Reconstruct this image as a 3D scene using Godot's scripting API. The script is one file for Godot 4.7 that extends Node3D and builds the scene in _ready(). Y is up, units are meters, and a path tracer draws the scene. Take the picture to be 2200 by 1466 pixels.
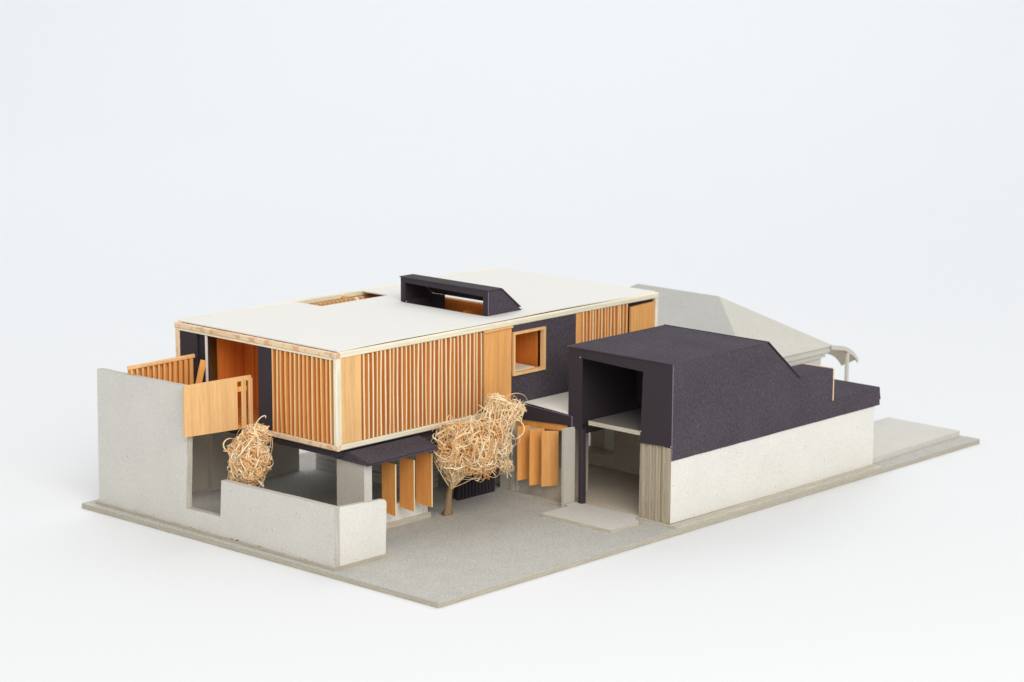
extends Node3D
# Points are written (u, v, h): u runs along the long side of the model, v across it, h up, in metres.

var rng := RandomNumberGenerator.new()
var used := {}
var M := {}


func P(u: float, v: float, h: float) -> Vector3:
	return Vector3(u, h, -v)


func _ready() -> void:
	rng.seed = 20417
	make_camera()
	make_light()
	make_materials()
	backdrop()
	base_board()
	garden_wall()
	timber_house()
	ground_floor()
	annex()
	workshop()
	hip_building()
	trees()


# ------------------------------------------------------------------ camera and light
func make_camera() -> void:
	var c := Camera3D.new()
	c.name = "camera"
	add_child(c)
	c.transform = Transform3D(Basis(Vector3(0.680101, 0.004291, 0.733106), Vector3(0.134405, 0.982304, -0.130437), Vector3(-0.720693, 0.187243, 0.667489)), Vector3(-0.8644, 0.3692, 0.8521))
	var a := CameraAttributesPhysical.new()
	a.frustum_focal_length = 85.4
	a.frustum_focus_distance = 1.40
	a.exposure_aperture = 16.0
	a.frustum_near = 0.05
	a.frustum_far = 40.0
	c.attributes = a
	c.keep_aspect = Camera3D.KEEP_HEIGHT
	c.fov = 15.983
	c.near = 0.05
	c.far = 40.0
	c.current = true
	print("fov ", c.fov)


func softbox(called: String, at: Vector3, to: Vector3, size: Vector2, energy: float, color: Color) -> void:
	var l := AreaLight3D.new()
	l.name = called
	l.area_size = size
	l.light_energy = energy
	l.light_color = color
	l.area_range = 12.0
	l.shadow_enabled = true
	add_child(l)
	l.look_at_from_position(at, to, Vector3.UP if absf((to - at).normalized().y) < 0.95 else Vector3.BACK)


func make_light() -> void:
	var e := Environment.new()
	e.background_mode = Environment.BG_COLOR
	e.background_color = Color(0.80, 0.80, 0.80)
	e.tonemap_mode = Environment.TONE_MAPPER_LINEAR
	e.tonemap_exposure = 0.92
	e.sdfgi_enabled = true
	e.ssao_enabled = true
	e.ssil_enabled = true
	var w := WorldEnvironment.new()
	w.name = "studio_environment"
	w.environment = e
	add_child(w)
	softbox("key_softbox", P(-0.95, -1.75, 1.40), P(0.25, 0.15, 0.0), Vector2(1.6, 1.4), 4.3, Color(1.0, 0.98, 0.95))
	softbox("backdrop_softbox", P(1.72, 1.62, 2.75), P(1.72, 1.62, 0.0), Vector2(4.2, 2.4), 4.9, Color(0.97, 0.985, 1.0))


# ------------------------------------------------------------------ materials
func gray_image(n: int, at: Callable) -> Image:
	var data := PackedByteArray()
	data.resize(n * n)
	for y in n:
		for x in n:
			data[y * n + x] = clampi(int(at.call(x, y)), 0, 255)
	return Image.create_from_data(n, n, false, Image.FORMAT_L8, data)


func seamless(n: int, freq: float, octaves: int, seed_: int) -> PackedByteArray:
	var f := FastNoiseLite.new()
	f.seed = seed_
	f.noise_type = FastNoiseLite.TYPE_SIMPLEX_SMOOTH
	f.frequency = freq
	f.fractal_octaves = octaves
	var im := f.get_seamless_image(n, n)
	im.convert(Image.FORMAT_L8)
	return im.get_data()


func as_color(im: Image) -> ImageTexture:
	var c := im.duplicate() as Image
	c.convert(Image.FORMAT_RGB8)
	return ImageTexture.create_from_image(c)


func as_bump(im: Image, strength: float) -> ImageTexture:
	var c := im.duplicate() as Image
	c.convert(Image.FORMAT_RGB8)
	c.bump_map_to_normal_map(strength)
	return ImageTexture.create_from_image(c)


func mat(called: String, linear: Color, rough: float, tex: Texture2D = null, scale := 5.0, bump: Texture2D = null, bump_scale := 1.0) -> StandardMaterial3D:
	var m := StandardMaterial3D.new()
	m.resource_name = called
	m.albedo_color = linear.linear_to_srgb()
	m.roughness = rough
	m.metallic_specular = 0.2
	if tex:
		m.albedo_texture = tex
		m.uv1_triplanar = true
		m.uv1_world_triplanar = true
		m.uv1_triplanar_sharpness = 8.0
		m.uv1_scale = Vector3(scale, scale, scale)
	if bump:
		m.normal_enabled = true
		m.normal_texture = bump
		m.normal_scale = bump_scale
	M[called] = m
	return m


func make_materials() -> void:
	# grey card: faint clouds, fine fibre grain, a few dark flecks
	var n := 512
	var low := seamless(n, 0.012, 3, 3)
	var fine := seamless(n, 0.22, 2, 4)
	var board := gray_image(n, func(x, y):
		var i: int = y * n + x
		return 238.0 + (low[i] - 128) * 0.025 + (fine[i] - 128) * 0.04 + rng.randf_range(-8, 8))
	for k in 130:
		var c := Vector2i(rng.randi_range(2, n - 3), rng.randi_range(2, n - 3))
		var d := rng.randf_range(0.52, 0.78)
		board.set_pixelv(c, Color(d, d, d))
		if rng.randf() < 0.5:
			board.set_pixelv(c + Vector2i(rng.randi_range(-1, 1), 1), Color(d + 0.1, d + 0.1, d + 0.1))
	var board_t := as_color(board)
	var board_b := as_bump(gray_image(n, func(x, y):
		var i: int = y * n + x
		return 128.0 + (fine[i] - 128) * 0.8 + rng.randf_range(-10, 10)), 1.5)
	# gravel-like paper of the yard
	var grit := seamless(n, 0.30, 2, 8)
	var patch := seamless(n, 0.02, 3, 9)
	var speck := gray_image(n, func(x, y):
		var i: int = y * n + x
		return 212.0 + (grit[i] - 128) * 0.18 + (patch[i] - 128) * 0.03 + rng.randf_range(-20, 20))
	var speck_t := as_color(speck)
	var speck_b := as_bump(speck, 2.2)
	# black leatherette card
	var grain := seamless(n, 0.16, 3, 12)
	var mottle := seamless(n, 0.008, 3, 13)
	var black := gray_image(n, func(x, y):
		var i: int = y * n + x
		var s := 168.0 + (grain[i] - 128) * 0.14 + (mottle[i] - 128) * 0.06 + rng.randf_range(-16, 16)
		return s + (60.0 if rng.randf() < 0.014 else 0.0))
	var black_t := as_color(black)
	var black_b := as_bump(gray_image(n, func(x, y): return grain[y * n + x]), 2.5)
	# timber: long streaks up the height (y of the texture)
	var f := FastNoiseLite.new()
	f.seed = 31
	f.frequency = 1.0
	f.fractal_octaves = 3
	var wood := gray_image(n, func(x, y):
		var wob := 2.0 * sin(y * TAU / n) 
		var s := f.get_noise_2d((x + wob) * 0.11, y * 0.004)
		var t := f.get_noise_2d((x + wob) * 0.022 + 70.0, y * 0.0016)
		var p := f.get_noise_2d(x * 0.45, y * 0.02 + 33.0)
		return 242.0 + s * 14.0 + t * 13.0 + p * 13.0)
	var wood_t := as_color(wood)
	var wood_b := as_bump(wood, 1.0)
	var lie := wood.duplicate() as Image
	lie.rotate_90(CLOCKWISE)
	var lie_t := as_color(lie)
	# cut edges of layered card: lines along the length
	var edge := gray_image(256, func(x, y):
		return 216.0 + f.get_noise_2d(x * 0.012 + 9.0, y * 0.30) * 18.0 + rng.randf_range(-14, 14))
	var edge_t := as_color(edge)
	var edge_up := edge.duplicate() as Image
	edge_up.rotate_90(CLOCKWISE)
	var edge_up_t := as_color(edge_up)

	mat("paper", Color(0.85, 0.868, 0.885), 0.9)
	mat("board", Color(0.795, 0.775, 0.722), 0.85, board_t, 4.6, board_b, 0.22)
	mat("board_dull", Color(0.69, 0.645, 0.565), 0.88, board_t, 4.6, board_b, 0.22)  # grey card, its colour warmed to carry the brown of interior shadow
	mat("board_back", Color(0.73, 0.71, 0.65), 0.88, board_t, 4.6, board_b, 0.2)
	mat("board_shaded_slope", Color(0.63, 0.625, 0.59), 0.9, board_t, 4.6, board_b, 0.2)  # darker copy of the card: shade of the left roof slope as colour
	mat("board_brown_shade", Color(0.74, 0.64, 0.53), 0.9, board_t, 4.6, board_b, 0.2)  # brown card; inside the workshop its tint stands in for shade and bounce
	mat("board_shaded_slab", Color(0.22, 0.208, 0.195), 0.9, board_t, 4.6, board_b, 0.2)  # darkened card: shade of the black box around the slab, as colour
	mat("board_cream", Color(0.93, 0.918, 0.86), 0.85, board_t, 4.6, board_b, 0.18)
	mat("edge", Color(0.84, 0.785, 0.66), 0.9, edge_t, 14.0)
	mat("edge_dark", Color(0.56, 0.49, 0.385), 0.9, edge_t, 14.0)
	mat("edge_mid", Color(0.72, 0.655, 0.535), 0.9, edge_t, 14.0)
	mat("edge_up", Color(0.70, 0.61, 0.46), 0.9, edge_up_t, 14.0)
	mat("board_edge", Color(0.82, 0.785, 0.70), 0.9, edge_up_t, 14.0)
	mat("yard", Color(0.80, 0.79, 0.735), 0.9, speck_t, 5.5, speck_b, 0.5)
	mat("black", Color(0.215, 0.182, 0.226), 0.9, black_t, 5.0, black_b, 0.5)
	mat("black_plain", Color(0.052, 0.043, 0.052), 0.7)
	mat("black_soft", Color(0.075, 0.066, 0.075), 0.8)
	mat("black_edge", Color(0.20, 0.17, 0.24), 0.6)
	mat("roof_card", Color(0.83, 0.82, 0.785), 0.8)
	mat("terrace_card", Color(0.93, 0.91, 0.85), 0.8)
	mat("pale_wood", Color(1.0, 0.94, 0.74), 0.7, lie_t, 10.0)
	mat("pale_wood_up", Color(1.0, 0.94, 0.75), 0.7, wood_t, 10.0)
	mat("pale_wood_warm", Color(0.98, 0.76, 0.44), 0.7, wood_t, 13.0)
	mat("slat_lit", Color(1.0, 0.86, 0.58), 0.7, wood_t, 10.0)  # slat fronts: direct light put into a paler colour than the sides
	var stain := seamless(n, 0.02, 3, 44)
	var rail := Image.create_empty(n, n, false, Image.FORMAT_RGB8)
	for y in n:
		for x in n:
			var k := clampf((stain[y * n + x] - 128.0) / 60.0 + f.get_noise_2d(x * 0.02, y * 0.25) * 0.6, 0.0, 1.0)
			rail.set_pixel(x, y, Color(0.97, 0.89, 0.77).lerp(Color(0.90, 0.74, 0.58), k))
	mat("rough_rail", Color(0.95, 0.92, 0.88), 0.75, ImageTexture.create_from_image(rail), 9.0)
	mat("veneer", Color(0.94, 0.475, 0.165), 0.6, wood_t, 9.0, wood_b, 0.15)
	mat("veneer_light", Color(0.98, 0.605, 0.275), 0.6, wood_t, 8.0, wood_b, 0.15)
	mat("veneer_fin", Color(0.98, 0.45, 0.13), 0.6, wood_t, 8.0, wood_b, 0.15)
	mat("veneer_orange", Color(0.96, 0.47, 0.13), 0.6, wood_t, 8.0, wood_b, 0.15)
	mat("veneer_deep", Color(0.84, 0.34, 0.095), 0.6, wood_t, 11.0, wood_b, 0.15)  # deeper tone that also paints the shade between the slats
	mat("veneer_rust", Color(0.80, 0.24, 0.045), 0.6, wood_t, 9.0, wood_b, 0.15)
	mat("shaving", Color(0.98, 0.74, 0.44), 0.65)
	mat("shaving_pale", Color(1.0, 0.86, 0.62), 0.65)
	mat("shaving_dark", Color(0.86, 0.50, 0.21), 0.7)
	mat("bark", Color(0.40, 0.26, 0.16), 0.7, wood_t, 20.0)
	mat("copper", Color(0.90, 0.66, 0.46), 0.5)


# ------------------------------------------------------------------ nodes
func numbered(called: String) -> String:
	var k: int = used.get(called, 0)
	used[called] = k + 1
	return called if k == 0 else "%s_%03d" % [called, k]


func thing(called: String, label: String, category: String, at: Vector3, group := "") -> Node3D:
	var o := Node3D.new()
	o.name = numbered(called)
	add_child(o)
	o.position = at
	o.set_meta("label", label)
	o.set_meta("category", category)
	o.set_meta("kind", "thing")
	if group:
		o.set_meta("group", group)
	return o


func put(called: String, mesh: Mesh, parent: Node3D, label := "") -> MeshInstance3D:
	var o := MeshInstance3D.new()
	o.name = called
	o.mesh = mesh
	parent.add_child(o, true)
	var at := Vector3.ZERO      # meshes are built in model coordinates
	var up: Node = parent
	while up is Node3D and up != self:
		at += up.position
		up = up.get_parent()
	o.position = -at
	if label:
		o.set_meta("label", label)
	return o


# ------------------------------------------------------------------ shapes
func tri(st: SurfaceTool, a: Vector3, b: Vector3, c: Vector3, n: Vector3) -> void:
	if (b - a).cross(c - a).dot(n) > 0.0:
		var t := b
		b = c
		c = t
	for p in [a, b, c]:
		st.set_normal(n)
		st.add_vertex(p)


func quad(st: SurfaceTool, a: Vector3, b: Vector3, c: Vector3, d: Vector3, n: Vector3) -> void:
	tri(st, a, b, c, n)
	tri(st, a, c, d, n)


func start() -> SurfaceTool:
	var st := SurfaceTool.new()
	st.begin(Mesh.PRIMITIVE_TRIANGLES)
	return st


func done(st: SurfaceTool, m: String, into: ArrayMesh = null) -> ArrayMesh:
	var mesh := st.commit(into) if into else st.commit()
	mesh.surface_set_material(mesh.get_surface_count() - 1, M[m])
	return mesh


# a flat sheet: outline pts, thickness ext; face and cut-edge materials; its outline wavers by amp as hand-cut card does
func sheet(pts: Array, ext: Vector3, face: String, side := "", amp := 0.0, seg := 0.007) -> ArrayMesh:
	var n := ext.normalized()
	var ring: Array[Vector3] = []
	var inner: Array[bool] = []
	for i in pts.size():
		var a: Vector3 = pts[i]
		var b: Vector3 = pts[(i + 1) % pts.size()]
		ring.append(a)
		if amp > 0.0:
			var k := int((b - a).length() / seg)
			var out := (b - a).cross(n).normalized()
			for j in range(1, k):
				ring.append(a.lerp(b, float(j) / k) + out * rng.randf_range(-amp, amp))
	var ax := (ring[1] - ring[0]).normalized()
	ax = (ax - n * ax.dot(n)).normalized()
	var ay := n.cross(ax)
	var flat := PackedVector2Array()
	for p in ring:
		flat.append(Vector2(p.dot(ax), p.dot(ay)))
	var ids := Geometry2D.triangulate_polygon(flat)
	var st := start()
	for i in range(0, ids.size(), 3):
		var a := ring[ids[i]]
		var b := ring[ids[i + 1]]
		var c := ring[ids[i + 2]]
		tri(st, a + ext, b + ext, c + ext, n)
		tri(st, a, b, c, -n)
	var turn := 0.0
	for i in flat.size():
		turn += flat[i].cross(flat[(i + 1) % flat.size()])
	var st2 := st if side == "" or side == face else start()
	for i in ring.size():
		var a := ring[i]
		var b := ring[(i + 1) % ring.size()]
		quad(st2, a, b, b + ext, a + ext, (b - a).cross(n).normalized() * signf(turn))
	var mesh := done(st, face)
	if st2 != st:
		done(st2, side, mesh)
	return mesh


func box(u0: float, u1: float, v0: float, v1: float, h0: float, h1: float, face: String, side := "", thin := "") -> ArrayMesh:
	# thin names the axis across which a sheet with other edges lies
	match thin:
		"u": return sheet([P(u0, v0, h0), P(u0, v1, h0), P(u0, v1, h1), P(u0, v0, h1)], P(u1 - u0, 0, 0), face, side)
		"v": return sheet([P(u0, v0, h0), P(u1, v0, h0), P(u1, v0, h1), P(u0, v0, h1)], P(0, v1 - v0, 0), face, side)
	return sheet([P(u0, v0, h0), P(u1, v0, h0), P(u1, v1, h0), P(u0, v1, h0)], P(0, 0, h1 - h0), face, side)


# a strip whose long edges are rounded off, between two points; wide across side, deep across the rest
func strip(a: Vector3, b: Vector3, across: Vector3, wide: float, deep: float, m: String, bow := 0.0, parts := 6, edge := "") -> ArrayMesh:
	var st := start()
	var st_edge := start() if edge else st
	var along := (b - a).normalized()
	var x := (across - along * across.dot(along)).normalized()
	var y := along.cross(x)
	var r := minf(wide, deep) * 0.18
	var cs: Array[Vector2] = []
	for q in [[1, 1], [-1, 1], [-1, -1], [1, -1]]:
		var c := Vector2(q[0] * (wide / 2 - r), q[1] * (deep / 2 - r))
		if q[0] * q[1] > 0:
			cs.append(c + Vector2(q[0] * r, 0))
			cs.append(c + Vector2(0, q[1] * r))
		else:
			cs.append(c + Vector2(0, q[1] * r))
			cs.append(c + Vector2(q[0] * r, 0))
	var rings := []
	var dx := rng.randf_range(-1, 1)
	for k in parts + 1:
		var t := float(k) / parts
		var mid := a.lerp(b, t) + x * bow * sin(t * PI) * dx + y * bow * 0.5 * sin(t * PI) * rng.randf_range(0.2, 1)
		var ring := []
		for c in cs:
			ring.append(mid + x * c.x + y * c.y)
		rings.append(ring)
	for k in parts:
		for i in cs.size():
			var j := (i + 1) % cs.size()
			var d := cs[j] - cs[i]
			var nn := (x * d.y - y * d.x).normalized()
			if nn.dot(x * (cs[i].x + cs[j].x) + y * (cs[i].y + cs[j].y)) < 0:
				nn = -nn
			quad(st_edge if absf(nn.dot(y)) > 0.5 else st, rings[k][i], rings[k][j], rings[k + 1][j], rings[k + 1][i], nn)
	for e in [0, parts]:
		for i in range(1, cs.size() - 1):
			tri(st, rings[e][0], rings[e][i], rings[e][i + 1], along * (-1.0 if e == 0 else 1.0))
	var mesh := done(st, m)
	return done(st_edge, edge, mesh) if edge else mesh


# ------------------------------------------------------------------ setting
func backdrop() -> void:
	# white paper sweep: runs flat under the model, then curves up behind it
	var st := start()
	var fwd := P(0.7337, 0.6795, 0.0).normalized()
	var right := P(0.6795, -0.7337, 0.0).normalized()
	var mid := P(0.25, 0.15, -0.0036)
	var prof: Array[Vector2] = [Vector2(-4.0, 0), Vector2(0, 0), Vector2(2.2, 0)]
	for k in range(1, 25):
		var a := k * PI / 2 / 24
		prof.append(Vector2(2.2 + 1.6 * sin(a), 1.6 * (1.0 - cos(a))))
	prof.append(Vector2(3.8, 3.2))
	for k in prof.size() - 1:
		var p := prof[k]
		var q := prof[k + 1]
		var a := mid + fwd * p.x + Vector3.UP * p.y
		var b := mid + fwd * q.x + Vector3.UP * q.y
		var t0 := (prof[k + 1] - prof[maxi(k - 1, 0)]).normalized()
		var t1 := (prof[mini(k + 2, prof.size() - 1)] - prof[k]).normalized()
		var n0 := Vector3.UP * t0.x - fwd * t0.y
		var n1 := Vector3.UP * t1.x - fwd * t1.y
		var w := right * 4.0
		var vs := [a - w, a + w, b + w, b - w]
		var ns := [n0, n0, n1, n1]
		var order := [0, 1, 2, 0, 2, 3] if (vs[1] - vs[0]).cross(vs[2] - vs[0]).dot(n0) < 0 else [0, 2, 1, 0, 3, 2]
		for i in order:
			st.set_normal(ns[i])
			st.add_vertex(vs[i])
	var o := MeshInstance3D.new()
	o.name = "backdrop"
	o.mesh = done(st, "paper")
	o.set_meta("kind", "structure")
	add_child(o)


func base_board() -> void:
	var t := thing("base_board", "flat grey card base board under the whole model, gritty on top", "base board", P(0.25, 0.15, -0.0034))
	var out := [P(0, 0, -0.0034), P(0.5195, 0, -0.0034), P(0.5195, 0.0815, -0.0034), P(0.508, 0.083, -0.0034), P(0.508, 0.2975, -0.0034), P(-0.0025, 0.2975, -0.0034)]
	put("card_sheet", sheet(out, P(0, 0, 0.0026), "board_dull", "edge_mid", 0.00012), t)
	var top := []
	for p in out:
		top.append(p + P(0, 0, 0.0026))
	put("yard_paper", sheet(top, P(0, 0, 0.0004), "yard", "yard", 0.00015), t)
	# terrace slab at the far end of the board
	var s := thing("terrace_slab", "low pale card slab lying on the far right end of the base board", "slab", P(0.46, 0.04, -0.0004))
	put("slab", sheet([P(0.404, 0.0115, -0.0004), P(0.5175, 0.0145, -0.0004), P(0.5195, 0.0735, -0.0004), P(0.404, 0.0735, -0.0004)], P(0, 0, 0.0036), "board", "board", 0.0001), s)


func garden_wall() -> void:
	var t := thing("garden_wall", "grey card garden wall with a tall left end, a notch and a low return", "wall", P(0.005, 0.185, -0.0004))
	var h0 := 0.0010
	put("plinth", sheet([P(0.0022, 0.0805, -0.0004), P(0.0445, 0.0805, -0.0004), P(0.0445, 0.0872, -0.0004), P(0.0085, 0.0872, -0.0004), P(0.0085, 0.2905, -0.0004), P(0.0022, 0.2905, -0.0004)], P(0, 0, 0.0014), "edge_mid", "edge_mid", 0.00015), t)
	put("wall", sheet([P(0.0035, 0.0822, h0), P(0.0035, 0.2885, h0), P(0.0035, 0.2868, 0.0824), P(0.0035, 0.2032, 0.0836), P(0.0035, 0.2068, 0.0118), P(0.0035, 0.1768, 0.0122), P(0.0035, 0.1754, 0.0337), P(0.0035, 0.0822, 0.0346)], P(0.0040, 0, 0), "board", "board_edge", 0.00012), t)
	var r := [P(0.0077, 0.0826, h0), P(0.0426, 0.0826, h0), P(0.0434, 0.0826, 0.0292)]
	for k in range(1, 5):
		var a := k * PI / 2 / 4
		r.append(P(0.0406 + 0.0028 * cos(a), 0.0826, 0.0292 + 0.0031 * sin(a)))
	r.append(P(0.0077, 0.0826, 0.0341))
	put("return_wall", sheet(r, P(0, 0.0027, 0), "board_cream", "board_edge", 0.0001), t)  # same board as the wall; its lit side is put into a paler colour
	# brown torn fibres and glue along the foot
	for k in 20:
		var v := rng.randf_range(0.09, 0.25)
		var w := rng.randf_range(0.0010, 0.0040)
		var hh := rng.randf_range(0.0003, 0.0009)
		put("glue_mark", sheet([P(0.0032, v, h0), P(0.0032, v + w, h0), P(0.0032, v + w * 0.8, h0 + hh * 0.7), P(0.0032, v + w * 0.4, h0 + hh)], P(0.0003, 0, 0), "edge_mid"), t)
	put("glue_mark", sheet([P(0.0030, 0.250, 0.0008), P(0.0030, 0.2555, 0.0008), P(0.0030, 0.2545, 0.0024), P(0.0030, 0.2505, 0.0020)], P(0.0004, 0, 0), "edge"), t)


# ------------------------------------------------------------------ timber house on the upper floor
func roof_sheet() -> ArrayMesh:
	var us: Array[float] = [0.0445, 0.06, 0.08, 0.10, 0.118, 0.136, 0.15, 0.165, 0.181, 0.193, 0.204, 0.215, 0.23, 0.25, 0.27, 0.29, 0.305, 0.3225]
	var vs: Array[float] = [0.1224, 0.127, 0.1375, 0.155, 0.17, 0.19, 0.2105, 0.222, 0.2343, 0.246, 0.2572]
	var hgt := func(i: int, j: int) -> float:
		var u: float = us[i]
		var v: float = vs[j]
		var lift := 0.0004 * sin((u - 0.0445) / 0.278 * PI) * clampf((0.15 - v) / 0.03, 0, 1)
		return 0.1091 + lift + 0.0002 * sin(u * 43.0 + 1.0) * sin(v * 37.0)
	var hole := func(i: int, j: int) -> bool:
		if i < 0 or j < 0 or i >= us.size() - 1 or j >= vs.size() - 1:
			return true
		if us[i] >= 0.1355 and us[i] < 0.192 and vs[j] >= 0.234:
			return true
		return us[i] >= 0.1805 and us[i] < 0.2045 and vs[j] >= 0.137 and vs[j] < 0.2104
	var st := start()
	var thick := Vector3.UP * 0.0007
	for i in us.size() - 1:
		for j in vs.size() - 1:
			if hole.call(i, j):
				continue
			var c := []
			for q in [[0, 0], [1, 0], [1, 1], [0, 1]]:
				c.append(P(us[i + q[0]], vs[j + q[1]], hgt.call(i + q[0], j + q[1])))
			var n := (c[1] - c[0] as Vector3).cross(c[2] - c[0]).normalized()
			n = n if n.y > 0 else -n
			quad(st, c[0] + thick, c[1] + thick, c[2] + thick, c[3] + thick, n)
			quad(st, c[0], c[1], c[2], c[3], -n)
			var near := [[0, -1], [1, 0], [0, 1], [-1, 0]]
			for k in 4:
				if hole.call(i + near[k][0], j + near[k][1]):
					quad(st, c[k], c[(k + 1) % 4], c[(k + 1) % 4] + thick, c[k] + thick, P(near[k][0], near[k][1], 0))
	return done(st, "roof_card")


func timber_house() -> void:
	var t := thing("timber_house", "long timber-slatted house raised above the yard under a flat white roof", "house", P(0.18, 0.19, 0.0488))
	put("roof", roof_sheet(), t)
	# frame of pale strips
	var u0 := 0.0418
	var u1 := 0.3238
	var v0 := 0.1205
	var v1 := 0.2612
	put("top_rail", strip(P(u0 + 0.0030, v0 + 0.0014, 0.1073), P(u1, v0 + 0.0014, 0.1073), Vector3.UP, 0.0034, 0.0028, "pale_wood", 0.0002), t)
	put("top_rail", strip(P(u0 + 0.0014, v0, 0.1072), P(u0 + 0.0014, v1, 0.1072), Vector3.UP, 0.0032, 0.0028, "rough_rail", 0.0003), t)
	put("top_rail", strip(P(u0 + 0.0030, v1 - 0.0014, 0.1082), P(u1, v1 - 0.0014, 0.1082), Vector3.UP, 0.0034, 0.0028, "pale_wood", 0.0001), t)
	put("top_rail", strip(P(u1 - 0.0012, v0 + 0.003, 0.1080), P(u1 - 0.0012, v1 - 0.003, 0.1080), Vector3.UP, 0.0034, 0.0026, "pale_wood", 0.0001), t)
	put("ceiling_strip", strip(P(u0 + 0.0008, v0 + 0.004, 0.1050), P(u0 + 0.0008, v1 - 0.004, 0.1050), Vector3.UP, 0.0011, 0.0012, "pale_wood"), t)
	put("bottom_rail", strip(P(u0 + 0.0030, v0 + 0.0014, 0.0543), P(u1, v0 + 0.0014, 0.0543), Vector3.UP, 0.0032, 0.0028, "pale_wood", 0.0001), t)
	put("bottom_rail", strip(P(u0 + 0.0014, v0, 0.0543), P(u0 + 0.0014, v1, 0.0543), Vector3.UP, 0.0032, 0.0028, "rough_rail", 0.0002), t)
	put("corner_post", strip(P(u0 + 0.0022, v0 + 0.0016, 0.0559), P(u0 + 0.0022, v0 + 0.0016, 0.1056), P(1, 0, 0), 0.0042, 0.0030, "pale_wood_up"), t)
	put("corner_post", strip(P(u0 + 0.0018, v1 - 0.0020, 0.0559), P(u0 + 0.0018, v1 - 0.0020, 0.1056), P(1, 0, 0), 0.0034, 0.0038, "rough_rail"), t)
	put("corner_post", strip(P(u1 - 0.0013, v0 + 0.0014, 0.0559), P(u1 - 0.0013, v0 + 0.0014, 0.1056), P(1, 0, 0), 0.0026, 0.0026, "pale_wood_up"), t)
	# floor, soffit
	put("floor", box(u0 + 0.003, u1 - 0.003, v0 + 0.006, v1 - 0.003, 0.0560, 0.0574, "veneer_deep"), t)
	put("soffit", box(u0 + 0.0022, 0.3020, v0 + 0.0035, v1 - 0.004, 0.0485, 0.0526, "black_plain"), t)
	# right side: backing, slats, panels, dark wall with a window
	put("backing", box(0.0612, 0.1610, 0.1252, 0.1262, 0.0575, 0.1054, "veneer_deep"), t)
	put("backing", box(0.2448, 0.2935, 0.1252, 0.1262, 0.0575, 0.1054, "veneer_deep"), t)
	put("wall_panel", box(0.0462, 0.0565, 0.1213, 0.1228, 0.0561, 0.1055, "veneer_light"), t)
	put("wall_panel", box(0.0567, 0.0617, 0.1214, 0.1228, 0.0561, 0.1055, "veneer_light"), t)
	put("wall_panel", sheet([P(0.1622, 0.1209, 0.0566), P(0.1856, 0.1209, 0.0566), P(0.1858, 0.1209, 0.1046), P(0.1618, 0.1209, 0.1044)], P(0, 0.0016, 0), "veneer", "veneer", 0.0001), t)
	put("panel_cap", strip(P(0.1618, 0.1206, 0.1049), P(0.1862, 0.1206, 0.1050), Vector3.UP, 0.0011, 0.0016, "veneer_light"), t)
	put("wall_panel", sheet([P(0.2956, 0.1203, 0.0566), P(0.3208, 0.1213, 0.0566), P(0.3206, 0.1213, 0.1036), P(0.2962, 0.1203, 0.1030)], P(0, 0.0014, 0), "veneer", "veneer"), t)
	put("dark_gap", box(0.2937, 0.3212, 0.1240, 0.1250, 0.0561, 0.1055, "black_plain"), t)
	put("dark_gap", box(0.1608, 0.1619, 0.1225, 0.1240, 0.0561, 0.1055, "black_plain"), t)
	var dk := "black"
	# black wall round the window: four pieces butted
	put("dark_wall", box(0.1858, 0.1876, 0.1214, 0.1226, 0.0561, 0.1055, dk), t)
	put("dark_wall", box(0.2152, 0.2446, 0.1214, 0.1226, 0.0561, 0.1055, dk), t)
	put("dark_wall", box(0.1876, 0.2152, 0.1214, 0.1226, 0.0561, 0.0757, dk), t)
	put("dark_wall", box(0.1876, 0.2152, 0.1214, 0.1226, 0.1003, 0.1055, dk), t)
	var win := put("window", box(0.1869, 0.2157, 0.1200, 0.1232, 0.0747, 0.0765, "veneer_light"), t, "square window with a wooden frame in the dark wall")
	put("frame", box(0.1869, 0.2157, 0.1200, 0.1232, 0.0998, 0.1014, "veneer_light"), win)
	put("frame", box(0.1869, 0.1883, 0.1200, 0.1232, 0.0765, 0.0998, "veneer_light"), win)
	put("frame", box(0.2140, 0.2157, 0.1200, 0.1232, 0.0765, 0.0998, "veneer_light"), win)
	put("sill", box(0.1888, 0.2100, 0.1240, 0.1420, 0.0750, 0.0768, "pale_wood"), win)
	put("wall_panel", box(0.2450, 0.2502, 0.1216, 0.1230, 0.0561, 0.1055, "veneer"), t)
	var names := ["slat_lit", "slat_lit", "slat_lit", "pale_wood_warm"]
	for k in 30:
		var u := 0.0640 + k * (0.1596 - 0.0640) / 29.0 + rng.randf_range(-0.0003, 0.0003)
		var du := rng.randf_range(-0.0005, 0.0005)
		put("slat", strip(P(u, 0.1228, 0.0561), P(u + du, 0.1228, 0.1055 - (rng.randf_range(0, 0.0006) if k % 7 == 1 else 0.0)), P(1, 0, 0), rng.randf_range(0.0009, 0.00125), 0.0042, ["veneer_deep", "veneer_orange", "veneer_deep"][k % 3], 0.0003, 6, names[k % 4]), t)
	for k in 15:
		var u := 0.2518 + k * (0.2926 - 0.2518) / 14.0 + rng.randf_range(-0.0003, 0.0003)
		put("slat", strip(P(u, 0.1228, 0.0561), P(u + rng.randf_range(-0.0008, 0.0008), 0.1228, 0.1055), P(1, 0, 0), 0.0013, 0.0040, "veneer_deep", 0.0003, 6, "veneer_light" if k % 3 else "pale_wood_warm"), t)
	# left side: dark panels, an open recess, slats
	put("backing", box(0.0466, 0.0476, 0.1245, 0.1758, 0.0575, 0.1054, "veneer_deep"), t)
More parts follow.
